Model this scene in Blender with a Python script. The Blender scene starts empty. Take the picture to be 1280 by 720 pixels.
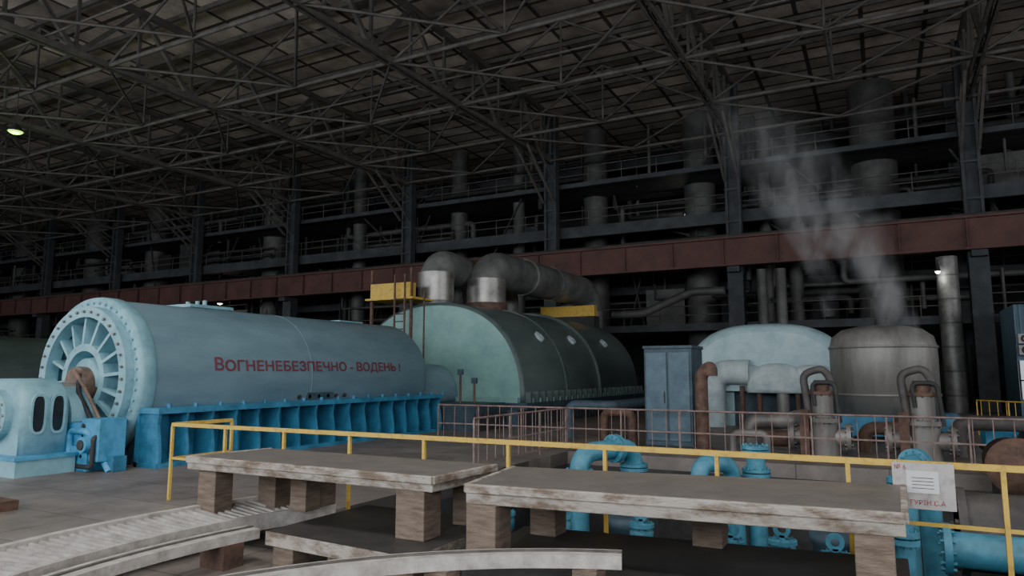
import bpy, math, random
from mathutils import Vector, Matrix
random.seed(7)
V=Vector
# ------------------------------------------------------------------ materials
MATS={}
def mat(name,c1,c2=None,rough=.6,metal=0.,scale=3.,bump=.1,lo=.35,hi=.65,stretch=(1,1,1),detail=6,spec=.4):
    if name in MATS: return MATS[name]
    m=bpy.data.materials.new(name); m.use_nodes=True
    nt=m.node_tree; b=nt.nodes['Principled BSDF']
    b.inputs['Roughness'].default_value=rough; b.inputs['Metallic'].default_value=metal
    b.inputs['Specular IOR Level'].default_value=spec
    if c2 is None: c2=tuple(x*.6 for x in c1)
    tc=nt.nodes.new('ShaderNodeTexCoord'); mp=nt.nodes.new('ShaderNodeMapping')
    mp.inputs['Scale'].default_value=stretch
    nt.links.new(tc.outputs['Object'],mp.inputs['Vector'])
    n=nt.nodes.new('ShaderNodeTexNoise'); n.inputs['Scale'].default_value=scale; n.inputs['Detail'].default_value=detail
    n.inputs['Roughness'].default_value=.65
    nt.links.new(mp.outputs[0],n.inputs['Vector'])
    r=nt.nodes.new('ShaderNodeValToRGB')
    r.color_ramp.elements[0].position=lo; r.color_ramp.elements[0].color=(*c2,1)
    r.color_ramp.elements[1].position=hi; r.color_ramp.elements[1].color=(*c1,1)
    nt.links.new(n.outputs['Fac'],r.inputs['Fac']); nt.links.new(r.outputs['Color'],b.inputs['Base Color'])
    if bump:
        bp=nt.nodes.new('ShaderNodeBump'); bp.inputs['Strength'].default_value=bump; bp.inputs['Distance'].default_value=.02
        n2=nt.nodes.new('ShaderNodeTexNoise'); n2.inputs['Scale'].default_value=scale*6; n2.inputs['Detail'].default_value=4
        nt.links.new(mp.outputs[0],n2.inputs['Vector'])
        nt.links.new(n2.outputs['Fac'],bp.inputs['Height']); nt.links.new(bp.outputs[0],b.inputs['Normal'])
    MATS[name]=m; return m
def emis(name,c,s):
    m=bpy.data.materials.new(name); m.use_nodes=True
    b=m.node_tree.nodes['Principled BSDF']
    b.inputs['Base Color'].default_value=(*c,1); b.inputs['Emission Color'].default_value=(*c,1); b.inputs['Emission Strength'].default_value=s
    return m
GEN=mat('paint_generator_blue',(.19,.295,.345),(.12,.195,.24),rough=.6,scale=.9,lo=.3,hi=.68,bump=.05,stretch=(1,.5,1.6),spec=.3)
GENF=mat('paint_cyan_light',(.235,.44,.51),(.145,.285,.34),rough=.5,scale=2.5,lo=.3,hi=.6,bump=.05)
BLUE=mat('paint_blue',(.06,.235,.40),(.03,.125,.21),rough=.5,scale=2.,lo=.35,hi=.6)
BLUEB=mat('paint_bright_blue',(.08,.32,.54),(.045,.19,.32),rough=.45,scale=3,lo=.3,hi=.55)
CYAN=mat('paint_cyan_pipe',(.085,.29,.40),(.045,.155,.22),rough=.5,scale=4,lo=.3,hi=.6)
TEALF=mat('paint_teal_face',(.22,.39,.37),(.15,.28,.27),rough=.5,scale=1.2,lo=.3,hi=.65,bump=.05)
TEALS=mat('paint_teal_shade',(.115,.15,.145),(.06,.085,.084),rough=.38,scale=1.0,lo=.3,hi=.65,stretch=(1,.3,1),bump=.08)  # darker teal for casing sides, shade put into the colour
DARKB=mat('paint_dark_blue',(.055,.09,.12),(.03,.05,.065),rough=.6)
STEEL=mat('steel_dark',(.05,.05,.05),(.023,.023,.023),rough=.7,scale=2)
TRUSS=mat('steel_truss',(.12,.112,.103),(.065,.06,.055),rough=.7,scale=1.5,bump=0)
COLM=mat('steel_column',(.068,.075,.083),(.034,.038,.042),rough=.7,scale=1.0)
RED=mat('paint_red_oxide',(.14,.066,.056),(.075,.036,.032),rough=.7,scale=.8,lo=.3,hi=.7)
SILV=mat('insulation_silver',(.42,.41,.39),(.17,.165,.16),rough=.4,metal=.6,scale=1.2,lo=.3,hi=.65,bump=.2)
SILVM=mat('insulation_matt',(.26,.255,.245),(.11,.108,.104),rough=.5,metal=.4,scale=1.6,lo=.3,hi=.65,bump=.2)
SILVD=mat('insulation_dull',(.15,.148,.145),(.05,.05,.05),rough=.55,metal=.2,scale=.8,lo=.3,hi=.7,bump=.2)
PIPEG=mat('pipe_grey',(.23,.235,.23),(.11,.115,.115),rough=.45,metal=.25,scale=1.,bump=.1)
PIPED=mat('pipe_grey_dark',(.10,.09,.085),(.045,.04,.04),rough=.6,scale=2.,bump=.1)
TANK=mat('tank_grey',(.26,.25,.235),(.11,.105,.10),rough=.5,metal=.3,scale=1.4,stretch=(1,1,.25),lo=.3,hi=.6)
YEL=mat('paint_yellow',(.60,.40,.07),(.36,.22,.05),rough=.5,scale=8,lo=.3,hi=.5,bump=.05)
RUST=mat('rusty_steel',(.16,.095,.068),(.07,.042,.033),rough=.8,scale=5)
PINK=mat('paint_rail_brown',(.29,.21,.19),(.16,.11,.10),rough=.7,scale=6)
WHITE=mat('insulation_white',(.50,.57,.59),(.33,.41,.44),rough=.8,scale=2.,lo=.35,hi=.6,bump=.3)
PALE=mat('paint_pale_cyan',(.36,.50,.53),(.23,.35,.39),rough=.4,scale=1.6,lo=.3,hi=.6,bump=.05)
SLABT=mat('slab_top_rubber',(.165,.152,.14),(.11,.10,.092),rough=.5,scale=3,lo=.3,hi=.7,bump=.15)
SLABE=mat('slab_edge_peeling',(.38,.345,.305),(.16,.12,.09),rough=.8,scale=4,lo=.38,hi=.58,stretch=(1,1,2.5),bump=.5)
WOOD=mat('wood_block',(.24,.185,.145),(.11,.078,.06),rough=.85,scale=4,stretch=(1,1,6),lo=.3,hi=.7,bump=.5)
BLACK=mat('black_slab',(.05,.046,.044),(.03,.028,.027),rough=.5,scale=4)
DIA=mat('diaphragm_metal',(.60,.565,.53),(.32,.29,.27),rough=.5,metal=.2,scale=7,lo=.3,hi=.65,bump=.2)
DIAD=mat('diaphragm_gap_shade',(.13,.12,.11),(.07,.063,.058),rough=.7,scale=6)  # gap shade put into the colour, makes the ribs look deeper set
SIGN=mat('sign_metal',(.42,.40,.39),(.24,.21,.20),rough=.6,scale=6,lo=.3,hi=.5)
PAPER=mat('paper',(.62,.62,.64),(.55,.55,.57),rough=.8,bump=0)
INK=mat('red_ink',(.34,.05,.06),(.22,.04,.05),rough=.8,bump=0)
LETTER=mat('letter_paint',(.20,.045,.065),(.14,.035,.05),rough=.7,bump=0)
GLASSD=mat('dark_glass',(.02,.03,.036),(.012,.018,.022),rough=.2,bump=0)
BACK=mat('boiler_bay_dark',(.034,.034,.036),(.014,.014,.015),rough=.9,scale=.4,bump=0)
BOOTH=mat('booth_blue_sheet',(.12,.20,.26),(.07,.12,.16),rough=.6,scale=3,stretch=(6,1,.3))
COPPER=mat('copper_brown',(.22,.14,.10),(.10,.07,.055),rough=.6,scale=6)

def tex_mat(name,brick,ramp,nscale,rough):
    m=bpy.data.materials.new(name); m.use_nodes=True; nt=m.node_tree; b=nt.nodes['Principled BSDF']
    tc=nt.nodes.new('ShaderNodeTexCoord')
    br=nt.nodes.new('ShaderNodeTexBrick'); br.inputs['Scale'].default_value=1.; br.offset=brick.get('off',.5)
    br.inputs['Mortar Size'].default_value=brick['ms']; br.inputs['Brick Width'].default_value=brick['w']; br.inputs['Row Height'].default_value=brick['h']
    br.inputs['Color1'].default_value=(*brick['c1'],1); br.inputs['Color2'].default_value=(*brick['c2'],1); br.inputs['Mortar'].default_value=(*brick['m'],1)
    n=nt.nodes.new('ShaderNodeTexNoise'); n.inputs['Scale'].default_value=nscale; n.inputs['Detail'].default_value=9; n.inputs['Roughness'].default_value=.7
    r=nt.nodes.new('ShaderNodeValToRGB'); r.color_ramp.elements[0].position=.34; r.color_ramp.elements[0].color=(*ramp[0],1)
    r.color_ramp.elements[1].position=.66; r.color_ramp.elements[1].color=(*ramp[1],1)
    mx=nt.nodes.new('ShaderNodeMix'); mx.data_type='RGBA'; mx.blend_type='MULTIPLY'; mx.inputs[0].default_value=1
    nt.links.new(tc.outputs['Object'],n.inputs['Vector']); nt.links.new(tc.outputs['Object'],br.inputs['Vector'])
    nt.links.new(n.outputs['Fac'],r.inputs['Fac']); nt.links.new(r.outputs[0],mx.inputs[6]); nt.links.new(br.outputs[0],mx.inputs[7])
    nt.links.new(mx.outputs[2],b.inputs['Base Color']); b.inputs['Roughness'].default_value=rough
    return m
FLOOR=tex_mat('concrete_floor',dict(ms=.012,w=1.8,h=1.2,c1=(1,1,1),c2=(.8,.8,.8),m=(.4,.4,.4)),((.12,.10,.09),(.25,.218,.197)),.9,.5)
ROOF=tex_mat('roof_panels',dict(off=0,ms=.12,w=3.,h=1.5,c1=(1,1,1),c2=(.45,.45,.45),m=(.1,.1,.1)),((.28,.24,.205),(.80,.69,.59)),.3,.9)

# ------------------------------------------------------------------ mesh builder
import bmesh
class MB:
    def __init__(s): s.v=[];s.f=[];s.m=[];s.sm=[];s.mats=[]
    def mi(s,m):
        if m not in s.mats: s.mats.append(m)
        return s.mats.index(m)
    def add(s,vs,fs,m,smooth=False):
        o=len(s.v); s.v+= [tuple(v) for v in vs]; k=s.mi(m)
        for f in fs: s.f.append([o+i for i in f]); s.m.append(k); s.sm.append(smooth)
    def box(s,x0,x1,y0,y1,z0,z1,m,mtop=None):
        vs=[(x,y,z) for x in(x0,x1) for y in(y0,y1) for z in(z0,z1)]
        s.add(vs,[(0,1,3,2),(4,6,7,5),(0,4,5,1),(2,3,7,6),(0,2,6,4)],m); s.add(vs,[(1,5,7,3)],mtop or m)
    def quadslab(s,c,z0,z1,m,mtop):
        vs=[(x,y,z0) for x,y in c]+[(x,y,z1) for x,y in c]
        s.add(vs,[(3,2,1,0)]+[(i,(i+1)%4,(i+1)%4+4,i+4) for i in range(4)],m); s.add(vs,[(4,5,6,7)],mtop)
    def beam(s,p,q,w,h,m):
        p=V(p);q=V(q);d=(q-p).normalized(); up=V((0,0,1)) if abs(d.z)<.95 else V((0,1,0))
        a=d.cross(up).normalized(); b=a.cross(d).normalized()
        vs=[e+a*(i*w/2)+b*(j*h/2) for e in(p,q) for i,j in((-1,-1),(1,-1),(1,1),(-1,1))]
        s.add(vs,[(3,2,1,0),(4,5,6,7)]+[(i,(i+1)%4,(i+1)%4+4,i+4) for i in range(4)],m)
    def ring(s,c,a,b,r,n): return [c+a*(r*math.cos(2*math.pi*i/n))+b*(r*math.sin(2*math.pi*i/n)) for i in range(n)]
    def frame(s,d):
        up=V((0,0,1)) if abs(d.z)<.9 else V((0,1,0)); a=d.cross(up).normalized(); return a,a.cross(d).normalized()
    def cyl(s,p,q,r,m,n=20,r2=None,caps=True,mcap=None):
        p=V(p);q=V(q);d=(q-p).normalized();a,b=s.frame(d); r2=r if r2 is None else r2
        vs=s.ring(p,a,b,r,n)+s.ring(q,a,b,r2,n)
        s.add(vs,[(i,(i+1)%n,(i+1)%n+n,i+n) for i in range(n)],m,True)
        if caps: s.add(vs[:n],[tuple(range(n))[::-1]],mcap or m); s.add(vs[n:],[tuple(range(n))],mcap or m)
    def lathe(s,p,d,prof,m,n=32,smooth=True):
        p=V(p);d=V(d).normalized();a,b=s.frame(d); vs=[]
        for t,r in prof: vs+=s.ring(p+d*t,a,b,max(r,.001),n)
        fs=[(k*n+i,k*n+(i+1)%n,(k+1)*n+(i+1)%n,(k+1)*n+i) for k in range(len(prof)-1) for i in range(n)]
        s.add(vs,fs,m,smooth)
    def annulus(s,c,d,r0,r1,t,m,n=40):
        s.lathe(c,d,[(0,r0),(0,r1),(t,r1),(t,r0),(0,r0)],m,n,False)
    def flange(s,c,d,r,t,m,bolts=10,mb=None):
        c=V(c);d=V(d).normalized(); s.cyl(c-d*t/2,c+d*t/2,r,m,24); a,b=s.frame(d)
        for i in range(bolts):
            an=2*math.pi*i/bolts; o=c+(a*math.cos(an)+b*math.sin(an))*r*.84
            s.cyl(o-d*t*.95,o+d*t*.95,r*.07,mb or m,6)
    def pipe(s,pts,r,m,n=14,fr=None,k=6,caps=True,rf=None):
        pts=[V(p) for p in pts]; fr=fr if fr is not None else r*1.8; P=[pts[0]]
        for i in range(1,len(pts)-1):
            a,b,c=pts[i-1:i+2]; l=min(fr,(a-b).length*.49,(c-b).length*.49)
            p0=b+(a-b).normalized()*l;p1=b+(c-b).normalized()*l
            for j in range(k+1):
                t=j/k; P.append(p0*(1-t)**2+b*(2*t*(1-t))+p1*t*t)
        P.append(pts[-1]); d=(P[1]-P[0]).normalized(); a,b=s.frame(d); vs=[]
        for i,p in enumerate(P):
            if i==0: nd=d
            elif i==len(P)-1: nd=(P[i]-P[i-1]).normalized()
            else: nd=((P[i+1]-P[i]).normalized()+(P[i]-P[i-1]).normalized()).normalized()
            q=d.rotation_difference(nd); a=(q@a).normalized(); b=(q@b).normalized(); d=nd
            vs+=s.ring(p,a,b,rf(i/(len(P)-1)) if rf else r,n)
        L=len(P)
        s.add(vs,[(k_*n+i,k_*n+(i+1)%n,(k_+1)*n+(i+1)%n,(k_+1)*n+i) for k_ in range(L-1) for i in range(n)],m,True)
        if caps: s.add(vs,[tuple(range(n)),tuple(range((L-1)*n,L*n))],m)
    def extrudeY(s,poly,y0,y1,m,mface=None,smooth=True,closed=True):
        n=len(poly); vs=[(x,y0,z) for x,z in poly]+[(x,y1,z) for x,z in poly]
        s.add(vs,[(i,(i+1)%n,(i+1)%n+n,i+n) for i in range(n if closed else n-1)],m,smooth)
        if mface: s.add(vs[:n],[tuple(range(n))],mface); s.add(vs[n:],[tuple(range(n))],mface)
    def loftY(s,secs,m,smooth=True):
        n=len(secs[0][1]); vs=[(x,y,z) for y,P in secs for x,z in P]
        s.add(vs,[(k*n+i,k*n+(i+1)%n,(k+1)*n+(i+1)%n,(k+1)*n+i) for k in range(len(secs)-1) for i in range(n)],m,smooth)
    def build(s,name,parent=None,bevel=0):
        me=bpy.data.meshes.new(name); me.from_pydata(s.v,[],s.f)
        for m in s.mats: me.materials.append(m)
        me.polygons.foreach_set('material_index',s.m); me.polygons.foreach_set('use_smooth',s.sm); me.update()
        bm=bmesh.new(); bm.from_mesh(me); bmesh.ops.recalc_face_normals(bm,faces=bm.faces); bm.to_mesh(me); bm.free()
        o=bpy.data.objects.new(name,me); bpy.context.collection.objects.link(o)
        if parent: o.parent=parent
        if bevel:
            b=o.modifiers.new('bevel','BEVEL'); b.width=bevel; b.segments=2; b.limit_method='ANGLE'
        return o
def inst(name,me,loc):
    o=bpy.data.objects.new(name,me); o.location=loc; bpy.context.collection.objects.link(o); return o
def arch(cx,z0,a,h,e=2.4,n=40,foot=0):
    P=[]
    for i in range(n+1):
        t=math.pi*i/n; c=math.cos(t); q=math.sin(t)
        P.append((cx+a*math.copysign(abs(c)**(2/e),c), z0+h*abs(q)**(2/e)))
    if foot: P=[(cx+a,z0-foot)]+P+[(cx-a,z0-foot)]
    return P
def text_mesh(body,size=1):
    cu=bpy.data.curves.new('t','FONT'); cu.body=body; cu.size=size
    ob=bpy.data.objects.new('t',cu); bpy.context.collection.objects.link(ob)
    dg=bpy.context.evaluated_depsgraph_get(); me=bpy.data.meshes.new_from_object(ob.evaluated_get(dg))
    bpy.data.objects.remove(ob); return me

# ------------------------------------------------------------------ room shell
XL,XR,YF,YW,YB,ZR=-132,34,-10,43,56,20.6
PX0,PX1,PY0,PY1=-7.2,6.5,7.75,16.6   # machine pit opening
b=MB()
b.box(XL,PX0,YF,YB,-.3,0,FLOOR); b.box(PX1,XR,YF,YB,-.3,0,FLOOR)
b.box(PX0,PX1,YF,PY0,-.3,0,FLOOR); b.box(PX0,PX1,PY1,YB,-.3,0,FLOOR)
b.box(PX0-.3,PX1+.3,PY0-.3,PY1+.3,-2.7,-2.5,BLACK)
for x0,x1,y0,y1 in((PX0-.3,PX0,PY0-.3,PY1+.3),(PX1,PX1+.3,PY0-.3,PY1+.3),(PX0,PX1,PY0-.3,PY0),(PX0,PX1,PY1,PY1+.3)):
    b.box(x0,x1,y0,y1,-2.5,-.3,STEEL)
b.build('floor')
b=MB(); b.box(XL,XR,YF,YB,ZR,ZR+.3,ROOF); b.build('ceiling')
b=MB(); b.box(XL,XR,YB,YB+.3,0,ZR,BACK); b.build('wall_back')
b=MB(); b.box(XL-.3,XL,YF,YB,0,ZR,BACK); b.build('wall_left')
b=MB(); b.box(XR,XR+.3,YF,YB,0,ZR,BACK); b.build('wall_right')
WALLF=mat('wall_panels_front',(.2,.19,.18),(.12,.11,.1),rough=.9,bump=0)
b=MB(); b.box(XL,XR,YF-.3,YF,0,3,WALLF); b.box(XL,XR,YF-.3,YF,13,ZR,WALLF)
for i in range(14): x=XR-12.2*i; b.box(x-1,x+1,YF-.3,YF,3,13,WALLF)
b.build('wall_front')
GLW=emis('window_daylight',(.8,.9,1.),.6)
for i in range(13):
    x=XR-12.2*i; b=MB(); b.box(x-11.2,x-1,YF-.2,YF-.15,3,13,GLW)
    for k in range(1,6): b.box(x-11.2+k*1.7-.04,x-11.2+k*1.7+.04,YF-.15,YF-.05,3,13,STEEL)
    for k in range(1,5): b.box(x-11.2,x-1,YF-.15,YF-.05,3+2*k-.04,3+2*k+.04,STEEL)
    b.build('window_%d'%(i+1))

# ------------------------------------------------------------------ structure
ZB,ZT=16.5,19.9
t=MB(); ys=[-9.5+i*3 for i in range(18)]; ys=[y for y in ys if y<42.5]+[43]
for dx in(-.16,.16):
    t.beam((dx,-9.8,ZB),(dx,43,ZB),.12,.26,TRUSS)
t.beam((0,-9.8,ZT),(0,43,ZT),.30,.3,TRUSS)
for i,y in enumerate(ys):
    t.beam((0,y,ZB),(0,y,ZT),.14,.14,TRUSS)
    t.box(-.03,.03,y-.4,y+.4,ZB-.1,ZB+.5,TRUSS)
    if i<len(ys)-1:
        a,c=(ZB,ZT) if i%2 else (ZT,ZB); t.beam((0,y,a),(0,ys[i+1],c),.2,.2,TRUSS)
for dx in(-.4,.4):
    t.beam((dx,42.6,13.6),(dx,38.5,ZB),.14,.14,TRUSS); t.beam((dx,42.6,15.2),(dx,40.3,ZB),.1,.1,TRUSS)
first=t.build('roof_truss'); first.location=(4.7,0,0); TX=[4.7]
for k in range(-2,12):
    if k==0: continue
    TX.append(4.7-12.2*k); inst('roof_truss',first.data,(4.7-12.2*k,0,0))
b=MB()
for i,y in enumerate([-8,-5,-2,1,4,7,10,13,16,19,22,25,28,31,34,37,40]):
    b.beam((XL+1,y,ZT+.25),(XR-1,y,ZT+.25),.16,.24,TRUSS)
b.build('roof_purlins')
b=MB()
for y in (-5,1,7,13,19,25,31,37,42.5):
    b.cyl((XL+1,y,ZB),(XR-1,y,ZB),.1,TRUSS,8)
for y in (4,16,28): b.cyl((XL+1,y,ZB+.1),(XR-1,y,ZB+.1),.05,TRUSS,6)
xs=sorted(TX)
for i in range(len(xs)-1):
    x0,x1=xs[i],xs[i+1]; xm=(x0+x1)/2
    for j,y in enumerate((1,7,13,19,25,31,37)):
        y2=y+6 if y<37 else 42.5
        b.cyl((x0,y,ZB),(xm,y2,ZB),.07,TRUSS,6); b.cyl((x1,y,ZB),(xm,y2,ZB),.07,TRUSS,6)
        b.cyl((x0,y,ZB),(xm,y,ZT),.075,TRUSS,6); b.cyl((x1,y,ZB),(xm,y,ZT),.075,TRUSS,6)
        b.cyl((xm,y,ZT),(xm,y,ZB),.06,TRUSS,6)
        if j%2: b.cyl((xm,y,ZB),(xm,y2,ZB),.07,TRUSS,6)
b.build('roof_bracing')
c=MB()
c.box(-.45,.45,YW-.3,YW+.5,0,8.2,COLM)
c.box(-.45,-.3,YW-.2,YW+.4,8.2,ZT,COLM);c.box(.3,.45,YW-.2,YW+.4,8.2,ZT,COLM);c.box(-.3,.3,YW+.05,YW+.15,8.2,ZT,COLM)
for z in range(1,19,2): c.box(-.47,.47,YW-.32 if z<8 else YW-.22,YW-.2,z,z+.12,COLM)
c0=c.build('steel_column'); c0.location=(4.7,0,0)
for x in TX[1:]: inst('steel_column',c0.data,(x,0,0))
c=MB(); c.box(-.4,.4,-.05,.05,0,20,COLM); c.box(-.4,-.3,-.4,.4,0,20,COLM); c.box(.3,.4,-.4,.4,0,20,COLM); c1=c.build('gallery_column'); c1.location=(4.7,50,0)
for x in TX[1:]: inst('gallery_column',c1.data,(x,50,0))
b=MB()
b.box(XL+1,XR-1,YW-.95,YW-.85,8.3,9.9,RED); b.box(XL+1,XR-1,YW-1.2,YW-.6,9.85,9.97,RED); b.box(XL+1,XR-1,YW-1.2,YW-.6,8.22,8.32,RED)
x=XL+2
while x<XR-1:
    b.box(x-.03,x+.03,YW-1.12,YW-.95,8.32,9.85,RED); x+=3.05
b.box(XL+1,XR-1,YW-.95,YW-.8,9.97,10.12,STEEL)
for x in TX: b.box(x-.35,x+.35,YW-.9,YW-.35,7.9,8.25,COLM)
b.build('crane_runway_girder')
def gallery(y,z,h,dp=6,railh=1.1,step=2.4,mm=COLM):
    b=MB(); b.box(XL+1,XR-1,y,y+.35,z-h,z,mm); b.box(XL+1,XR-1,y+.35,y+dp,z-.15,z,STEEL)
    for hh in (railh,railh*.5): b.cyl((XL+1,y+.05,z+hh),(XR-1,y+.05,z+hh),.035,TRUSS,6,caps=False)
    x=XL+2
    while x<XR-1: b.cyl((x,y+.05,z),(x,y+.05,z+railh),.03,TRUSS,6); x+=step
    return b.build('gallery_walkway')
gallery(43.6,5.,.45); gallery(43.6,11.9,.75); gallery(43.6,15.0,.3); gallery(50.5,8.4,.6,5); gallery(50.5,18.2,.6,5)
SP=[(-18.3,48,.9,4.8,20),(-10.6,48,1.05,4.8,20),(.2,48,1.3,9,20),(-30,47.5,.7,5,20),(-51.4,48,1.1,5,20),(-69,48,1.2,5,20),(-80,48,1.2,5,20),(-95,48,1.2,5,20),(-40,47,.6,5,20),(-24,46.5,.45,5,20),(-4.5,46.8,.4,5,18),(-6.2,46.8,.35,5,18)]
for x,y,r,z0,z1 in SP:
    b=MB(); b.cyl((x,y,0),(x,y,z1),r,SILVD,24)
    z=1.5
    while z<z1: b.cyl((x,y,z),(x,y,z+.12),r+.04,SILVD,24); z+=1.9
    b.build('insulated_standpipe')
b=MB()
for i in range(95):
    x=random.uniform(-110,14); z=random.choice([6.5,7,7.4,10.5,10.9,13,13.5,14,16,17,17.6,18.8]); l=random.uniform(4,14); r=random.uniform(.06,.24)
    y=random.uniform(45.5,50); b.pipe([(x,y,z+random.uniform(1,3)),(x,y,z),(x+l,y,z),(x+l,y,z-random.uniform(.8,3))],r,random.choice([SILVD,STEEL,STEEL]),8)
for i in range(130):
    x=random.uniform(-115,14); y=random.uniform(44.5,54); z=random.choice([0,0,5,11.9,15]); b.cyl((x,y,z),(x,y,z+random.uniform(2.5,4)),random.uniform(.06,.2),random.choice([SILVD,STEEL,SILVD]),8)
for i in range(60):
    x=random.uniform(-115,14); y=random.uniform(44.5,50); b.beam((x,y,random.choice([5,12,15])),(x+random.uniform(-5,5),y,random.choice([8,11,15,18])),.12,.12,STEEL)
b.build('boiler_bay_pipework')
b=MB()
for i in range(60):
    x=random.uniform(-115,14); y=random.choice([random.uniform(45,48),random.uniform(51,53)]); z=random.choice([0,0,5,11.9]); w=random.uniform(.8,3); h=random.uniform(1,2.8)
    b.box(x,x+w,y,y+1.2,z,z+h,random.choice([BACK,STEEL,COLM,SILVD]))
b.build('boiler_bay_cabinets')
for x,y,r,z0,z1 in((3.15,41.2,.48,1.2,7.8),(-5.9,42,.28,5,7.9),(-4.9,42.2,.3,5,7.9)):
    b=MB(); b.cyl((x,y,0),(x,y,z1),r,SILVM if r>.4 else SILVD,20); z=.8
    while z<z1: b.cyl((x,y,z),(x,y,z+.08),r+.03,SILVD,20); z+=1.2
    b.build('insulated_riser')
b=MB(); b.pipe([(-15,42,5.6),(-13,42,5.6),(-10,42,6.8),(-8,42,6.8)],.25,SILVD,12); b.build('insulated_branch_pipe')

# ------------------------------------------------------------------ generator
GX,GZ,GR=-15.8,1.85,1.8
b=MB()
b.lathe((GX,9.5,GZ),(0,1,0),[(0,1.62),(0,GR+.02),(.1,GR+.05),(.35,GR+.05),(.4,GR)],GENF,64)
b.lathe((GX,9.9,GZ),(0,1,0),[(0,GR),(10.1,GR),(10.35,GR-.12),(10.5,GR-.4),(10.5,0)],GEN,64)
b.lathe((GX,14.6,GZ),(0,1,0),[(0,GR),(0,GR+.008),(.03,GR+.008),(.03,GR)],GEN,64)
b.lathe((GX,9.5,GZ),(0,1,0),[(0,1.62),(.28,1.55),(.28,.5),(-.1,.45),(-.1,0)],GENF,48)
b.annulus((GX,9.3,GZ),(0,1,0),1.38,1.62,.3,GENF,48)
b.annulus((GX,9.35,GZ),(0,1,0),.62,.78,.4,GENF,40)
for i in range(16):
    an=2*math.pi*i/16+.1; d=V((math.cos(an),0,math.sin(an)))
    s_=V((-math.sin(an),0,math.cos(an)))*.035
    vs=[]
    for r,yy0,yy1 in((.72,9.34,9.8),(1.42,9.42,9.8)):
        for sg in(-1,1):
            for yy in(yy0,yy1): vs.append(V((GX,yy,GZ))+d*r+s_*sg)
    b.add(vs,[(0,1,3,2),(4,6,7,5),(0,4,5,1),(2,3,7,6),(0,2,6,4),(1,5,7,3)],GENF)
    an2=an+math.pi/16; e=V((math.cos(an2),0,math.sin(an2)))
    for rr,mm in((1.2,COPPER if i%3==0 else GENF),(.92,STEEL)):
        o=V((GX,9.74,GZ))+e*rr; b.cyl(o,o+V((0,-.12,0)),.07 if rr>1 else .045,mm,12)
for i in range(48):
    an=2*math.pi*i/48; o=V((GX,9.5,GZ))+V((math.cos(an),0,math.sin(an)))*1.71; b.cyl(o,o+V((0,-.05,0)),.035,GENF,6)
for i in range(36):
    an=2*math.pi*i/36; o=V((GX,9.3,GZ))+V((math.cos(an),0,math.sin(an)))*1.5; b.cyl(o,o+V((0,-.05,0)),.035,SILVM,6)
b.cyl((GX,9.2,GZ-.15),(GX,9.5,GZ-.15),.42,COPPER,24); b.cyl((GX,8.3,GZ-.25),(GX,9.5,GZ-.25),.18,SILV,20)
b.pipe([(GX+.3,9.1,GZ+.1),(GX+.5,9.0,GZ-.3),(GX+.9,9.1,GZ-.9)],.05,STEEL,8); b.pipe([(GX+.1,9.1,GZ+.2),(GX+.8,8.95,GZ-.2),(GX+1.2,9.1,GZ-.9)],.04,COPPER,8)
b.box(GX-1.5,GX-.5,12.4,13.6,GZ+1.45,GZ+1.95,GENF); b.box(GX-1.6,GX-.4,12.3,13.7,GZ+1.88,GZ+1.96,GENF)
for x in(-1.3,-.9,-.6): b.cyl((GX+x,12.9,GZ+1.9),(GX+x,12.9,GZ+2.1),.06,GENF,8)
b.box(GX-1.3,GX-.5,18.2,19.2,GZ+1.4,GZ+1.88,GENF); b.box(GX-1.4,GX-.4,18.1,19.3,GZ+1.82,GZ+1.9,GENF)
for i in range(6):
    y=14.2+i*.36; b.cyl((GX+GR-.09,y,GZ-.52),(GX+GR-.02,y,GZ-.52),.055,BLACK,8)
b.box(GX+GR-.08,GX+GR-.02,14.5,15.5,GZ-.62,GZ-.42,DARKB)
for sg in (-1,1):
    xo=GX+sg*1.62; xe=GX+sg*2.35
    b.box(min(xo,xe),max(xo,xe),9.6,20.3,1.12,1.24,BLUE)
    b.box(min(xo,xo+sg*.1),max(xo,xo+sg*.1),9.6,20.3,0,1.12,BLUE)
    b.box(min(xo,xe),max(xo,xe),9.6,20.3,0,.1,BLUE)
    y=9.65
    while y<20.3:
        vs=[(xo,y,.1),(xe,y,.1),(xe,y,.35),(xe-sg*.1,y,.9),(xe-sg*.05,y,1.12),(xo,y,1.12)]; vs2=[(q[0],q[1]+.07,q[2]) for q in vs]
        b.add(vs+vs2,[(0,1,2,3,4,5),(6,7,8,9,10,11)]+[(i,(i+1)%6,(i+1)%6+6,i+6) for i in range(6)],BLUE)
        b.cyl((xe-sg*.15,y+.3,1.24),(xe-sg*.15,y+.3,1.32),.05,BLUE,6)
        y+=.66
b.box(GX-1.6,GX+1.6,9.75,20.2,0,.9,DARKB)
gen=b.build('hydrogen_cooled_generator')
me=text_mesh('ВОГНЕНЕБЕЗПЕЧНО - ВОДЕНЬ !')
xs_=[v.co.x for v in me.vertices]; ysv=[v.co.y for v in me.vertices]; x0,x1=min(xs_),max(xs_); y0,y1=min(ysv),max(ysv)
def wrap(me,dy,dz):
    for v in me.vertices:
        u=(v.co.x-x0)/(x1-x0); w=(v.co.y-y0)/(y1-y0)*(.38 if u<.036 else .32)+.12+dz; th=w/GR; r=GR+.015+abs(dy)*.1+abs(dz)*.1
        v.co=V((GX+r*math.cos(th),11.4+u*7.2+dy,GZ+r*math.sin(th)))
    me.materials.clear(); me.materials.append(LETTER)
me2=me.copy(); me3=me.copy(); wrap(me,0,0); wrap(me2,.018,0); wrap(me3,.009,.012)
for q in (me,me2,me3):
    o=bpy.data.objects.new('warning_lettering',q); bpy.context.collection.objects.link(o); o.parent=gen

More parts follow.
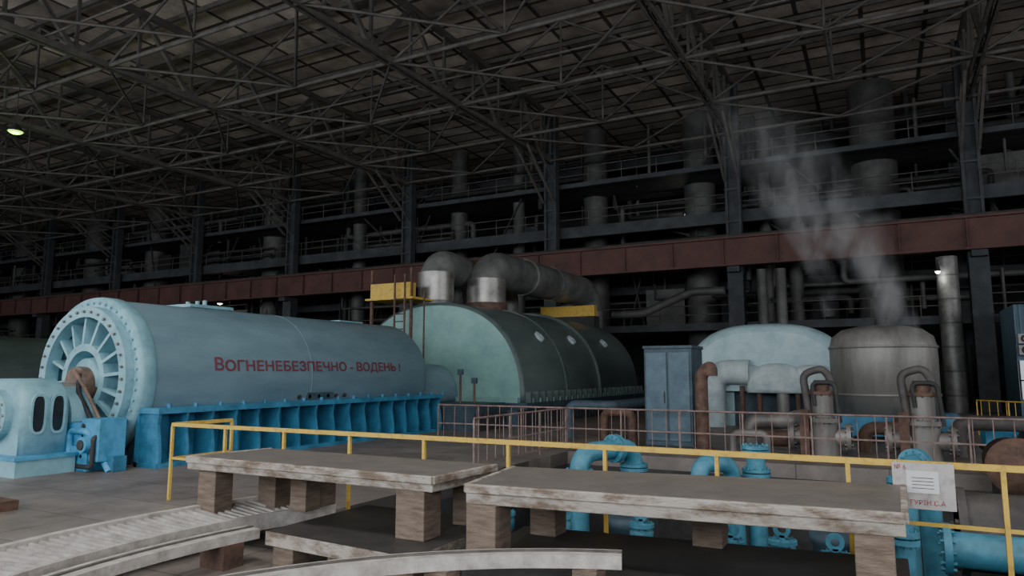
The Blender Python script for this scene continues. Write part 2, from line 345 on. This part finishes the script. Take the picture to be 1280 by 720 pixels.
b=MB()
b.box(-17.2,-14.3,8.66,9.2,0,.5,BLUEB); b.box(-16.7,-14.5,8.7,9.22,.5,.95,BLUEB); b.extrudeY(arch(GX,.95,.75,.75,2.2,16),8.75,9.2,GENF,GENF)
b.box(-14.6,-14.0,8.7,9.28,.2,1.05,BLUEB)
b.pipe([(-14.9,8.66,0),(-14.9,8.66,.8),(-14.3,8.66,.8),(-14.3,8.9,.4),(-13.9,8.9,0)],.07,BLUEB,10)
b.pipe([(-15.4,8.72,.1),(-14.1,8.65,.1),(-14.1,8.65,.7),(-14.1,9.25,.7)],.05,STEEL,8)
b.cyl((-14.25,8.5,.55),(-14.25,8.75,.55),.16,BLUEB,16); b.cyl((-14.25,8.47,.55),(-14.25,8.5,.55),.1,STEEL,16)
b.box(-14.1,-13.8,8.9,9.2,0,.3,BLUE)
for z in(.3,.6,.9): b.cyl((-14.5,8.66,z),(-14.5,8.71,z),.04,STEEL,8)
b.build('bearing_pedestal',bevel=.02)
b=MB()
P=arch(GX,1.05,.92,.82,3.0,30,foot=.75)
b.loftY([(7.7,[(GX+(x-GX)*.90,z*.96) for x,z in P]),(7.74,[(GX+(x-GX)*.96,z*.985) for x,z in P]),(7.82,P),(8.52,P),(8.6,[(GX+(x-GX)*.95,z*.98) for x,z in P])],GENF)
b.extrudeY([(GX+(x-GX)*.90,z*.96) for x,z in P],7.7,7.72,GENF,GENF)
b.extrudeY([(GX+(x-GX)*.95,z*.98) for x,z in P],8.58,8.6,GENF,GENF)
b.box(-17.0,-14.6,7.5,8.62,0,.34,GENF); b.box(-17.05,-14.55,7.45,8.64,.32,.38,BLUEB)
for y in (7.99,8.36):
    # rounded inspection windows: raised rim with recessed dark pane
    def oval(ry,rz,x): return [(x,y+ry*math.copysign(abs(math.cos(a))**.6,math.cos(a)),1.17+rz*math.copysign(abs(math.sin(a))**.6,math.sin(a))) for a in [2*math.pi*i/24 for i in range(24)]]
    o1,o2,o3=oval(.15,.4,GX+.90),oval(.15,.4,GX+.955),oval(.11,.35,GX+.955); o4=oval(.11,.35,GX+.93)
    vs=o1+o2+o3+o4; b.add(vs,[(k*24+i,k*24+(i+1)%24,(k+1)*24+(i+1)%24,(k+1)*24+i) for k in range(3) for i in range(24)],GENF); b.add(o4,[tuple(range(24))],GLASSD)
b.annulus((GX+.1,7.55,1.15),(0,1,0),.36,.5,.2,GENF,32); b.annulus((GX+.1,7.6,1.15),(0,1,0),.12,.24,.14,GENF,24); b.cyl((GX+.1,7.5,1.15),(GX+.1,7.7,1.15),.1,SILV,16)
for i in range(12):
    an=2*math.pi*i/12; b.cyl((GX+.1+.43*math.cos(an),7.52,1.15+.43*math.sin(an)),(GX+.1+.43*math.cos(an),7.56,1.15+.43*math.sin(an)),.03,SILV,6)
b.build('generator_exciter')
b=MB()
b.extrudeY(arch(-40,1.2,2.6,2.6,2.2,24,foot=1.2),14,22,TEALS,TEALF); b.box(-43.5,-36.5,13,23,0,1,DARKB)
b.extrudeY(arch(-40,.8,1.7,1.9,2.2,24,foot=.8),8,13,GEN,GENF)
b.build('neighbouring_generator')
b=MB()
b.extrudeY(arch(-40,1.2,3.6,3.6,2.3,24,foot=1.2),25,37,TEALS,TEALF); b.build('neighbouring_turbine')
# ------------------------------------------------------------------ LP turbine
LX=-15.95
b=MB()
def sc(P,k,z0=.85): return [(LX+(x-LX)*k,z0+(z-z0)*k) for x,z in P]
A=arch(LX,.85,4.1,3.95,2.3,56)
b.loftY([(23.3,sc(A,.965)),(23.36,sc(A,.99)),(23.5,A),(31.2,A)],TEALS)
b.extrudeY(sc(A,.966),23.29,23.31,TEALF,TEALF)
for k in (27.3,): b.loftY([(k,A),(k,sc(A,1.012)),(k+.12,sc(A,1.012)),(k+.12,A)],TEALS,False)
A2=sc(A,1.03)
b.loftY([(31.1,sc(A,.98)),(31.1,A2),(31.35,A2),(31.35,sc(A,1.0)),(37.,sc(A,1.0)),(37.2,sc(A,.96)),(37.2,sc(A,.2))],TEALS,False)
b.extrudeY(sc(A,.7),37,39.5,DARKB,DARKB)
b.box(LX-4.35,LX+4.35,23.1,37.4,.62,.86,DARKB)
y=23.5
while y<37.2:
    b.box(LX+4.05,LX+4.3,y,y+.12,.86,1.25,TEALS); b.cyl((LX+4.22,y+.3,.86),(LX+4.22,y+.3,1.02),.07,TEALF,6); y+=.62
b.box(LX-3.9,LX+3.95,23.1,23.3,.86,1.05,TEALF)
for y in (26.2,29.6,33.8):
    th=math.radians(38); x=LX+4.1*math.cos(th)**(2/2.3); z=.85+3.95*math.sin(th)**(2/2.3)
    n=V((.72,0,.69)); b.annulus(V((x,y,z))-n*.1,n,.14,.24,.2,WHITE,16)
b.box(LX-4.2,LX+4.2,22.6,37.5,0,.62,DARKB)
b.box(LX-3.,LX+3.7,20.5,22.6,0,.9,DARKB)
y=20.4
while y<37: b.box((LX+3.7 if y<22.6 else LX+4.2),(LX+3.78 if y<22.6 else LX+4.28),y,y+.06,0,.6,STEEL); y+=.35
b.build('low_pressure_turbine')
b=MB(); b.extrudeY(arch(GX,.9,1.1,1.4,2.2,20),20.5,23.2,GEN,GEN); b.build('coupling_cover')
b=MB()
b.pipe([(GX-.1,27.5,4.2),(GX-.1,27.5,6.75),(GX+.2,39.2,6.75),(GX+.2,39.2,4)],.88,PIPEG,28,fr=1.5,k=10)
b.cyl((GX-.1,27.5,4.2),(GX-.1,27.5,5.1),.98,RUST,28)
b.pipe([(GX-.9,24.6,4.2),(GX-.9,24.6,6.6),(GX-2.6,34,6.6),(GX-2.6,34,4)],.74,PIPEG,28,fr=1.3,k=10)
b.pipe([(GX-.1,27.5,5.1),(GX-.1,27.5,6.2)],.90,SILV,28); b.pipe([(GX-.9,24.6,5.),(GX-.9,24.6,6.2)],.77,SILV,28)
b.cyl((GX+.2,39.2,4.),(GX+.2,39.2,5.6),.92,SILV,28)
for y in (31,34,37): b.cyl((GX+.05,y,6.75),(GX+.05,y+.08,6.75),.92,PIPEG,28)
b.build('crossover_pipe')
b=MB()
b.box(-18.6,-16.6,22.6,23.0,5.0,5.6,YEL); b.box(-18.8,-16.4,22.5,24.2,4.92,5.,YEL)
for x in(-18.6,-16.6): b.beam((x,22.7,0),(x,22.7,6.2),.1,.1,RUST)
for x in(-17.2,-16.7): b.beam((x,22.4,.8),(x,22.4,5.9),.06,.06,RUST)
b.beam((-15.9,22.6,.8),(-15.9,22.6,5.2),.05,.05,RUST)
z=1
while z<5: b.beam((-17.2,22.4,z),(-16.7,22.4,z),.04,.04,STEEL); z+=.3
b.build('service_platform')
b=MB(); b.box(-20.3,-19.6,33,36,5.0,5.8,YEL); b.box(-17.3,-14.,36.2,36.6,5.1,5.7,YEL); b.box(-17.3,-14,36.2,37,3.5,5.1,STEEL); b.build('overhead_hoist_frame')
b=MB()
for x,y,h in((-13.3,21.2,2.),(-12.6,21.0,1.7)):
    b.cyl((x,y,0),(x,y,h),.04,RUST,8); b.box(x-.1,x+.1,y-.05,y+.05,h-.1,h+.1,DARKB)
b.build('instrument_stand')
CB=mat('paint_cabinet',(.085,.14,.18),(.055,.095,.125),rough=.5)
b=MB()
b.box(-5.55,-4.3,17.9,19.1,.12,2.62,DARKB); b.box(-5.6,-4.25,17.85,19.15,0,.12,STEEL); b.box(-5.58,-4.27,17.87,19.13,2.6,2.68,DARKB)
b.box(-5.5,-4.95,17.87,17.9,.25,2.5,CB); b.box(-4.9,-4.36,17.87,17.9,.25,2.5,CB); b.box(-5.03,-5.0,17.84,17.87,1.2,1.5,STEEL)
b.build('electrical_cabinet',bevel=.015)
b=MB(); b.pipe([(-4.05,17.8,0),(-4.05,17.8,1.95),(-3.8,17.8,2.15),(-3.8,17.8,1.9)],.16,RUST,16,fr=.25); b.flange((-4.05,17.8,.1),(0,0,1),.28,.06,RUST); b.build('vent_standpipe')
# ------------------------------------------------------------------ high pressure turbine
b=MB()
HX=-3.85
H=arch(HX,1.3,2.95,2.5,2.7,44)
def sh(P,k,cx=HX,z0=1.3): return [(cx+(x-cx)*k,z0+(z-z0)*k) for x,z in P]
b.loftY([(26.9,sh(H,.86)),(26.95,sh(H,.92)),(27.15,sh(H,.975)),(27.5,H),(31,H),(32.5,sh(H,.85)),(35,sh(H,.8)),(35,sh(H,.1))],PALE)
b.extrudeY(sh(H,.86),26.88,26.91,PALE,PALE)
b.box(-6.7,-5.0,27.3,31,0,1.35,PALE); b.box(-5.2,-1.3,27.5,33,0,1.3,DARKB)
# blanket-insulated lower half and inlet bend
for cx,a,z0,h,y in((-4.6,.8,1.55,.75,26.45),(-3.4,1.0,1.25,1.05,26.3),(-2.2,.85,1.35,.9,26.42)):
    b.loftY([(y,arch(cx,z0+.12,a*.7,h*.55,2.6,24)),(y+.06,arch(cx,z0+.05,a*.88,h*.82,2.6,24)),(y+.2,arch(cx,z0,a,h,2.6,24)),(27.1,arch(cx,z0,a*1.02,h*1.03,2.6,24))],WHITE); b.extrudeY(arch(cx,z0+.12,a*.7,h*.55,2.6,24),y-.005,y+.005,WHITE,WHITE)
b.pipe([(-4.3,26.7,2.0),(-5.65,26.7,2.0),(-5.65,26.7,0)],.45,WHITE,20,fr=.95,k=8)
b.cyl((-1.9,26.7,1.6),(-1.9,26.7,0),.3,TANK,16); b.cyl((-3.2,26.7,1.3),(-3.2,26.7,0),.22,TANK,16)
for x in(-4.6,-4.0,-2.7): b.cyl((x,26.7,0),(x,26.7,1.5),.09,RUST,10)
b.build('high_pressure_turbine')
b=MB()
b.lathe((0,24,.75),(0,0,1),[(0,1.43),(.0,1.46),(2.0,1.46),(2.3,1.38),(2.52,1.1),(2.64,.6),(2.68,0)],TANK,48)
for z in (1.3,2.7): b.lathe((0,24,z),(0,0,1),[(0,1.46),(0,1.49),(.07,1.49),(.07,1.46)],TANK,48)
b.cyl((0,24,3.35),(0,24,3.6),.15,STEEL,12)
b.box(-1.9,1.9,22.4,25.6,.2,.75,BLUE); b.box(-1.7,1.7,22.5,25.5,0,.2,STEEL)
b.build('steam_receiver_tank')
b=MB(); b.box(2.2,2.9,21.5,22.5,.1,.8,BLUEB); b.box(2.15,2.95,21.45,22.55,0,.1,STEEL); b.box(3.0,3.3,21.6,22.4,0,.5,BLUE); b.build('oil_pump_unit',bevel=.02)
def valve(x,y,name='steam_control_valve'):
    b=MB()
    b.cyl((x,y,0),(x,y,.8),.34,TANK,24); b.flange((x,y,.85),(0,0,1),.42,.1,TANK,12); b.cyl((x,y,.9),(x,y,1.5),.25,TANK,20); b.flange((x,y,1.5),(0,0,1),.3,.08,RUST,8)
    b.cyl((x,y,1.5),(x,y,1.8),.18,RUST,16)
    b.pipe([(x-.3,y,.9),(x-.42,y,1.95),(x+.05,y,2.1),(x+.22,y,1.8),(x+.22,y,1.5)],.09,PIPED,10,fr=.2)
    b.pipe([(x-.15,y-.2,1.2),(x-.2,y-.2,1.75),(x+.3,y-.2,1.75),(x+.38,y-.2,.8)],.05,STEEL,10,fr=.15)
    b.cyl((x-.8,y,.45),(x+.6,y,.45),.22,TANK,20); b.flange((x-.7,y,.45),(1,0,0),.32,.1,TANK,10); b.flange((x+.55,y,.45),(1,0,0),.32,.1,TANK,10)
    b.box(x-.5,x-.3,y-.4,y-.2,0,1.1,RUST)
    return b.build(name)
valve(-1.35,18.7); valve(.75,18.6)
b=MB()
for (pts,r,m) in (([(-3.3,20,0),(-3.3,20,.7),(-2.3,20,.7),(-2.3,22,.7)],.2,TANK),([(-.5,20,0),(-.5,20,.6),(.3,20,.6),(.3,22.3,.6)],.16,RUST),([(1.5,20,0),(1.5,20,.8),(3,20,.8),(3,21.4,.3)],.18,PIPED),([(-2.8,19.3,.3),(-2.25,19.3,.3)],.2,RUST),([(-3.4,18.2,0),(-3.4,18.2,.5),(-2.6,18.2,.5),(-2.6,18.2,0)],.1,TANK),([(-6.9,18.5,0),(-6.9,18.5,.9),(-6.1,18.5,.9),(-6.1,18.5,0)],.12,RUST),([(-8.6,20,0),(-8.6,20,1.0),(-7.2,20,1.0),(-7.2,23,1.0)],.15,DARKB)):
    b.pipe(pts,r,m,14)
b.build('drain_pipework')
# ------------------------------------------------------------------ railings
def rail(name,pts,h,m,post=1.2,r=.025,mids=(.5,),bal=0,base=0.,pr=None,square=False):
    b=MB()
    for si,(a,c) in enumerate(zip(pts[:-1],pts[1:])):
        a=V((*a,base));c=V((*c,base));L=(c-a).length;d=(c-a)/L;n=max(1,round(L/post))
        if square: b.beam(a+V((0,0,h)),c+V((0,0,h)),.05,.055,m)
        else: b.cyl(a+V((0,0,h)),c+V((0,0,h)),r*1.2,m,8)
        for k in mids: b.beam(a+V((0,0,h*k)),c+V((0,0,h*k)),.012,.035,m)
        for i in range(1 if si else 0,n+1):
            p=a+d*(L*i/n); b.beam(p,p+V((0,0,h-.027)),(pr or r)*1.8,(pr or r)*1.8,m)
        if bal:
            nb=int(L/bal)
            for i in range(nb): p=a+d*(L*(i+.5)/nb); b.cyl(p+V((0,0,.1)),p+V((0,0,h)),.012,m,6)
    return b.build(name)
rail('yellow_guardrail',[(-10.07,8.6),(-10.07,7.45),(5.73,7.45)],1.17,YEL,1.2,square=True,mids=(.55,),pr=.022)
rail('brown_guardrail',[(-11.6,17.3),(-7.5,17.3),(6,17.3)],1.05,PINK,1.5,r=.02,mids=(.5,.12),bal=.35)
rail('brown_guardrail',[(-7.5,17.2),(-7.5,12.5)],1.05,PINK,1.5,r=.02,mids=(.5,.12),bal=.35)
rail('yellow_handrail',[(2.6,27),(5.5,23.5),(5.5,19)],1.1,YEL,1.2,r=.02,bal=.3)
# ------------------------------------------------------------------ pit pipework
def pitpipe(pts,r,fl=(),m=CYAN):
    b=MB(); b.pipe(pts,r,m,18,fr=r*2.2,k=8)
    for c,d in fl: b.flange(c,d,r*1.5,.06,m,12); b.flange((V(c)+V(d)*.08),d,r*1.5,.06,m,12)
    return b.build('cyan_flanged_pipe')
pitpipe([(-5.35,12.9,-2.4),(-5.35,12.9,.42),(-4.7,14.3,.46),(-4.7,14.3,-2.4)],.19,[((-5.35,12.9,.0),(0,0,1)),((-4.95,13.76,.45),(.42,.9,0)),((-4.7,14.3,0),(0,0,1))])
pitpipe([(-2.95,12.6,-2.4),(-2.95,12.6,.38),(-2.75,13.0,.38),(-2.55,13.4,.3),(-2.45,13.6,-2.4)],.15,[((-2.95,12.6,.05),(0,0,1))])
pitpipe([(-2.2,13.9,-2.4),(-2.2,13.9,.6)],.17,[((-2.2,13.9,.52),(0,0,1)),((-2.2,13.9,.1),(0,0,1))])
pitpipe([(.2,13.0,-2.4),(.2,13.0,.5),(.55,13.7,.5),(.6,13.8,-2.4)],.17,[((.2,13.0,.2),(0,0,1)),((.36,13.32,.5),(.45,.89,0))])
pitpipe([(.1,8.8,-2.4),(.1,8.8,.62)],.1,[((.1,8.8,.2),(0,0,1))])
for x,y,z in((-4.9,9.0,.05),(-4.1,9.2,.05),(-3.0,9.4,0),(-2.1,9.3,.05),(-1.75,9.0,.0),(-1.2,9.3,0),(-.6,9.1,-.05),):
    b=MB(); b.cyl((x,y,-2.4),(x,y,z-.12),.08,CYAN,16); b.lathe((x,y,z-.35),(0,0,1),[(0,.08),(.1,.15),(.22,.16),(.3,.1)],CYAN,18)
    b.flange((x,y,z-.05),(0,0,1),.17,.05,CYAN,8); b.annulus((x,y-.03,z+.1),(0,1,0),.05,.1,.06,CYAN,16); b.box(x-.03,x+.03,y-.03,y+.03,z-.05,z+.03,CYAN)
    b.build('cyan_valve')
b=MB(); b.cyl((-6.8,9.3,-1.2),(6.2,9.3,-1.2),.24,CYAN,20)
for x in (-5,-2,1,4): b.flange((x,9.3,-1.2),(1,0,0),.36,.1,CYAN,12)
b.cyl((-6.8,10.6,-1.7),(6.2,10.6,-1.7),.3,BLUE,20); b.build('cyan_manifold_pipe')
b=MB(); b.cyl((.75,11.2,-.08),(6.3,11.2,-.08),.5,PIPED,32)
for x in (.8,3.2,5.4): b.flange((x,11.2,-.08),(1,0,0),.56,.1,PIPED,16)
b.cyl((.5,9.9,-.06),(6.3,9.9,-.06),.2,CYAN,24); b.flange((.55,9.9,-.06),(1,0,0),.29,.08,CYAN,12); b.flange((2.6,9.9,-.06),(1,0,0),.29,.08,CYAN,12)
b.box(1.5,1.9,11.0,11.7,-2.5,-.5,STEEL);b.box(4.5,4.9,11.0,11.7,-2.5,-.5,STEEL)
b.box(1.6,1.8,9.8,10.,-2.5,-.2,STEEL)
b.build('cooling_water_main')
b=MB(); b.lathe((2.0,15.1,.35),(0,1,0),[(0,.0),(0,.5),(.08,.5),(.1,.42),(1.2,.42),(1.2,0)],RUST,32); b.box(1.7,2.3,15.2,16.2,-2.5,0,STEEL); b.build('rusty_pump_drum')
for i,(x,y) in enumerate(((-6.3,14.5),(-3.9,11.5),(-.8,11.9))):
    b=MB(); b.lathe((x,y,-2.5),(0,0,1),[(0,.4),(1.4,.4),(1.6,.3),(1.9,.3),(1.95,.35),(2.1,.35),(2.1,0)],DARKB if i else BLUE,24); b.build('vertical_pump_motor')

# ------------------------------------------------------------------ tables and slabs
def lerp(c,u,v):
    a=V(c[0]).lerp(V(c[1]),u); d=V(c[3]).lerp(V(c[2]),u); return a.lerp(d,v)
def table(name,c,z0,z1,legs,legz,lower=None):
    b=MB(); b.quadslab(c,z0,z1-.004,SLABE,SLABT)
    for (i,j) in((0,1),(1,2),(3,0)):
        p=V((*c[i],z1-.035));q=V((*c[j],z1-.035)); b.beam(p,q,.05,.078,SLABE)
    for u,v,w,d in legs:
        o=lerp(c,u,v); b.box(o.x-w/2,o.x+w/2,o.y-d/2,o.y+d/2,legz,z0,WOOD)
    if lower:
        lc,l0,l1,le,lt=lower; b.quadslab(lc,l0,l1,le,lt)
        for u in(.1,.5,.9):
            for v in(.12,.88): o=lerp(lc,u,v); b.box(o.x-.14,o.x+.14,o.y-.12,o.y+.12,0,l0,WOOD)
    return b.build(name,bevel=.01)
T1=((-7.42,5.71),(-3.88,5.70),(-3.80,6.81),(-7.22,6.83))
L1=((-5.7,5.35),(-3.75,5.2),(-3.75,6.95),(-5.7,6.95))
T2=((-3.37,5.48),(.08,5.83),(.10,7.30),(-3.55,6.75))
L2=((-3.3,5.3),(.1,5.6),(.1,7.2),(-3.45,6.8))
table('slab_work_table',T1,.85,1.0,[(.92,.14,.34,.3),(.94,.86,.3,.3),(.1,.85,.3,.3),(.3,.85,.3,.3),(.33,.6,.25,.25)],.38,(L1,.24,.38,SLABE,BLACK))
b=MB()
for x,y in((-7.2,5.95),(-6.9,6.6)): b.box(x-.15,x+.15,y-.13,y+.13,0,.85,WOOD)
b.build('wood_support_block',bevel=.01)
table('slab_work_table',T2,.83,1.0,[(.05,.1,.3,.3),(.12,.85,.28,.28),(.94,.1,.26,.3),(.93,.88,.28,.28),(.55,.9,.28,.28)],.38,(L2,.22,.38,STEEL,BLACK))

# ------------------------------------------------------------------ diaphragm segments
def diaphragm(cx,cy,ro,ri,a0,a1,z0,z1,ribs):
    b=MB(); n=60
    def pt(r,a,z): return (cx+r*math.cos(a),cy+r*math.sin(a),z)
    def band(r0,r1,zz0,zz1,m):
        vs=[]
        for i in range(n+1):
            a=a0+(a1-a0)*i/n; vs+=[pt(r0,a,zz0),pt(r1,a,zz0),pt(r1,a,zz1),pt(r0,a,zz1)]
        fs=[(4*i+j,4*i+(j+1)%4,4*i+4+(j+1)%4,4*i+4+j) for i in range(n) for j in range(4)]+[(0,1,2,3),(4*n,4*n+1,4*n+2,4*n+3)]
        b.add(vs,fs,m)
    w=ro-ri
    if ribs:
        band(ro-w*.13,ro,z0,z1,DIA); band(ri,ri+w*.10,z0,z1-.10,DIA); band(ri+w*.1,ro-w*.13,z0,z0+.03,DIAD)
        for i in range(ribs):
            a=a0+(a1-a0)*(i+.5)/ribs; da=.014
            p=V(pt(ri+w*.08,a-da,z0+.10));q=V(pt(ro-w*.12,a+da,z1-.09))
            b.beam(p,q,.04,.12,DIA)
    else:
        band(ri,ro,z0,z1,DIA); band(ri+w*.45,ri+w*.6,z1,z1+.015,DIAD)
    return b
b=diaphragm(-.9,5.0,6.52,5.82,math.radians(159),math.radians(196),.14,.42,40)
b.box(-6.95,-6.75,6.9,7.05,0,.3,RUST); b.cyl((-6.8,7.0,.36),(-6.45,6.72,.36),.08,SILV,14); b.cyl((-6.47,6.74,.36),(-6.43,6.7,.36),.11,SILV,14)
for a in(162,178,192): b.box(-.9+6.2*math.cos(math.radians(a))-.12,-.9+6.2*math.cos(math.radians(a))+.12,5+6.2*math.sin(math.radians(a))-.12,5+6.2*math.sin(math.radians(a))+.12,0,.14,RUST)
b.build('turbine_diaphragm_segment')
b=diaphragm(-.7,4.6,5.62,5.35,math.radians(170),math.radians(200),.24,.34,0); b.box(-6.35,-6.0,5.1,5.35,0,.24,RUST); b.box(-6.5,-6.1,3.9,4.1,0,.24,RUST); b.build('seal_ring_segment')
b=diaphragm(-.75,1.9,3.75,3.55,math.radians(108),math.radians(160),.5,.6,0)
for a in(112,130,148): b.box(-.75+3.65*math.cos(math.radians(a))-.1,-.75+3.65*math.cos(math.radians(a))+.1,1.9+3.65*math.sin(math.radians(a))-.1,1.9+3.65*math.sin(math.radians(a))+.1,0,.5,WOOD)
b.build('seal_ring_segment')
b=MB(); b.box(-11.9,-11.3,5.2,5.9,0,.14,RUST); b.box(-11.8,-11.5,5.4,5.7,.14,.32,RUST); b.cyl((-11.4,5.35,.14),(-11.4,5.35,.3),.07,RUST,10); b.build('rusty_bracket')

b=MB(); b.box(0.02,.5,7.33,7.36,.79,1.19,SIGN); b.box(.13,.38,7.322,7.33,.93,1.12,PAPER); b.beam((.05,7.36,1.19),(.05,7.42,1.19),.02,.02,SIGN); b.beam((.47,7.36,1.19),(.47,7.42,1.19),.02,.02,SIGN)
for z in (.97,1.0,1.03,1.06): b.box(.17,.34,7.3205,7.322,z,z+.006,STEEL)
sg=b.build('rail_notice_sign',bevel=.004)
for body,x,z,h,w in(('№ 6',.04,1.13,.045,.09),('тт ГУРІН С.А',.08,.83,.042,.34)):
    me=text_mesh(body); X=[v.co.x for v in me.vertices]; Y=[v.co.y for v in me.vertices]
    x0_,x1_,y0_,y1_=min(X),max(X),min(Y),max(Y)
    for v in me.vertices: v.co=V((x+(v.co.x-x0_)/(x1_-x0_)*w,7.3195,z+(v.co.y-y0_)/(y1_-y0_)*h))
    me.materials.clear(); me.materials.append(INK); o=bpy.data.objects.new('sign_lettering',me); bpy.context.collection.objects.link(o); o.parent=sg

b=MB()
b.box(5.3,12,38,42,0,5.0,BOOTH); x=5.3
while x<12: b.box(x,x+.06,37.94,38,3.2,5.,BOOTH); x+=.2
WB=emis('booth_window_lit',(.75,.85,.95),.35)
b.box(5.3,8.,37.93,38.,.8,2.5,WB)
for x in (5.3,6.1,7.0,7.9): b.box(x,x+.07,37.9,37.95,.8,2.5,STEEL)
b.box(5.3,8,37.9,37.95,1.6,1.66,STEEL)
for z in (2.75,3.25): b.box(5.35,6.1,37.6,37.94,z,z+.42,SIGN); b.annulus((5.6,37.58,z+.21),(0,1,0),.08,.17,.03,STEEL,20)
b.build('control_booth')

# ------------------------------------------------------------------ steam: local coords, plume axis drifts -X with height
def steam(loc,H,drift,pw,r0,r1,dens,seed):
    m=bpy.data.materials.new('steam_vapour'); m.use_nodes=True; nt=m.node_tree; nt.nodes.clear(); N=nt.nodes.new; K=nt.links.new
    def M(op,a,c=None,cl=False):
        n=N('ShaderNodeMath'); n.operation=op; n.use_clamp=cl
        for i,q in enumerate((a,c)):
            if q is None: continue
            if isinstance(q,(int,float)): n.inputs[i].default_value=q
            else: K(q,n.inputs[i])
        return n.outputs[0]
    o=N('ShaderNodeOutputMaterial'); v=N('ShaderNodeVolumePrincipled'); v.inputs['Color'].default_value=(.92,.93,.95,1); v.inputs['Anisotropy'].default_value=0
    tc=N('ShaderNodeTexCoord'); sx=N('ShaderNodeSeparateXYZ'); K(tc.outputs['Object'],sx.inputs[0]); X,Y,Z=sx.outputs
    zc=M('MAXIMUM',Z,0.001); dx=M('ADD',X,M('MULTIPLY',M('POWER',zc,pw),drift))
    d=M('SQRT',M('ADD',M('MULTIPLY',dx,dx),M('MULTIPLY',Y,Y))); rr=M('ADD',M('MULTIPLY',zc,r1),r0)
    fall=M('SUBTRACT',1.,M('DIVIDE',d,rr),True); top=M('SUBTRACT',1.,M('DIVIDE',zc,H),True)
    mp=N('ShaderNodeMapping'); mp.inputs['Location'].default_value=(seed,0,0); mp.inputs['Scale'].default_value=(1.3,1.3,.7); K(tc.outputs['Object'],mp.inputs[0])
    n=N('ShaderNodeTexNoise'); n.inputs['Scale'].default_value=1.5; n.inputs['Detail'].default_value=4; n.inputs['Distortion'].default_value=.6; K(mp.outputs[0],n.inputs['Vector'])
    r=N('ShaderNodeMapRange'); r.inputs[1].default_value=.4; r.inputs[2].default_value=.7; r.inputs[3].default_value=0; r.inputs[4].default_value=dens; K(n.outputs['Fac'],r.inputs[0])
    K(M('MULTIPLY',M('MULTIPLY',fall,top),r.outputs[0]),v.inputs['Density']); K(v.outputs[0],o.inputs['Volume'])
    b=MB(); pts=[(-drift*(H*i/14)**pw,0,H*i/14) for i in range(15)]; b.pipe(pts,r0,m,20,fr=.01,k=1,rf=lambda t:(r0+r1*H*t)*1.05)
    ob=b.build('steam_plume'); ob.location=loc
steam((.75,20.9,2.3),5.0,.16,1.9,.16,.20,3.6,0)
steam((-1.3,22.3,3.6),5.5,.10,1.8,.2,.2,2.6,4)
steam((.2,22.4,3.3),7.5,.12,1.8,.3,.24,1.5,9)

# ------------------------------------------------------------------ lamps
def lamp(x,y,z,c,s,r=.25,p=0,name='pendant_lamp'):
    b=MB(); b.lathe((x,y,z),(0,0,1),[(0,r),(.25,r*.6),(.4,r*.25),(.45,0)],STEEL,20); b.cyl((x,y,z+.4),(x,y,ZB if z>13 else z+.6),.02,STEEL,6)
    b.lathe((x,y,z-.12),(0,0,1),[(0,0),(.03,r*.5),(.1,r*.85),(.14,r*.9)],emis('lamp_glow',c,s),20,True); o2=b.build(name)
    if p:
        l=bpy.data.lights.new('lamp','POINT'); l.energy=p; l.color=c; l.shadow_soft_size=.2; o=bpy.data.objects.new('lamp_light',l); o.location=(x,y,z-.35); bpy.context.collection.objects.link(o); o.parent=o2
lamp(-37.9,18.2,14,(.55,.9,.06),2.0,.36,150)
lamp(2.7,40.5,7.0,(1,1,.95),20,.13,20); lamp(-12.,49,12.9,(1,1,.9),6,.2,30); lamp(-60,49,9.,(1,.9,.8),5,.3,60)

# ------------------------------------------------------------------ lights
def area(name,loc,rot,sx,sy,e,c):
    l=bpy.data.lights.new(name,'AREA'); l.shape='RECTANGLE'; l.size=sx; l.size_y=sy; l.energy=e; l.color=c
    o=bpy.data.objects.new(name,l); o.location=loc; o.rotation_euler=rot; bpy.context.collection.objects.link(o)
area('window_light_a',(-14,YF+.3,8),(math.radians(100),0,0),56,9,8400,(.93,.965,1.))
area('window_light_b',(-75,YF+.3,8),(math.radians(98),0,0),60,9,4500,(.93,.965,1.))
area('window_light_c',(XR-.5,14,9),(math.radians(101),0,math.radians(90)),36,10,5500,(.95,.97,1.))
for x,y in((-4,1.5),(-12,3.5),(4,3)):  # added overhead fill lights with housings, to brighten table tops and floor
    b=MB(); b.box(x-.7,x+.7,y-.5,y+.5,15.9,16.1,STEEL); b.cyl((x,y,16.1),(x,y,17),.03,STEEL,6); b.build('added_fill_housing')
    area('added_fill_light',(x,y,15.85),(0,0,0),1.3,.9,620,(1.,.97,.94))
w=bpy.data.worlds.new('world'); bpy.context.scene.world=w; w.use_nodes=True; w.node_tree.nodes['Background'].inputs[0].default_value=(.5,.55,.6,1); w.node_tree.nodes['Background'].inputs[1].default_value=.05

# ------------------------------------------------------------------ camera
cd=bpy.data.cameras.new('camera'); cd.lens=870/1280*36; cd.sensor_width=36; cd.clip_end=500
co=bpy.data.objects.new('camera',cd); co.location=(0,0,2); co.rotation_euler=(math.radians(90)+math.atan(105/870),0,math.radians(27.9)); bpy.context.collection.objects.link(co)
bpy.context.scene.camera=co
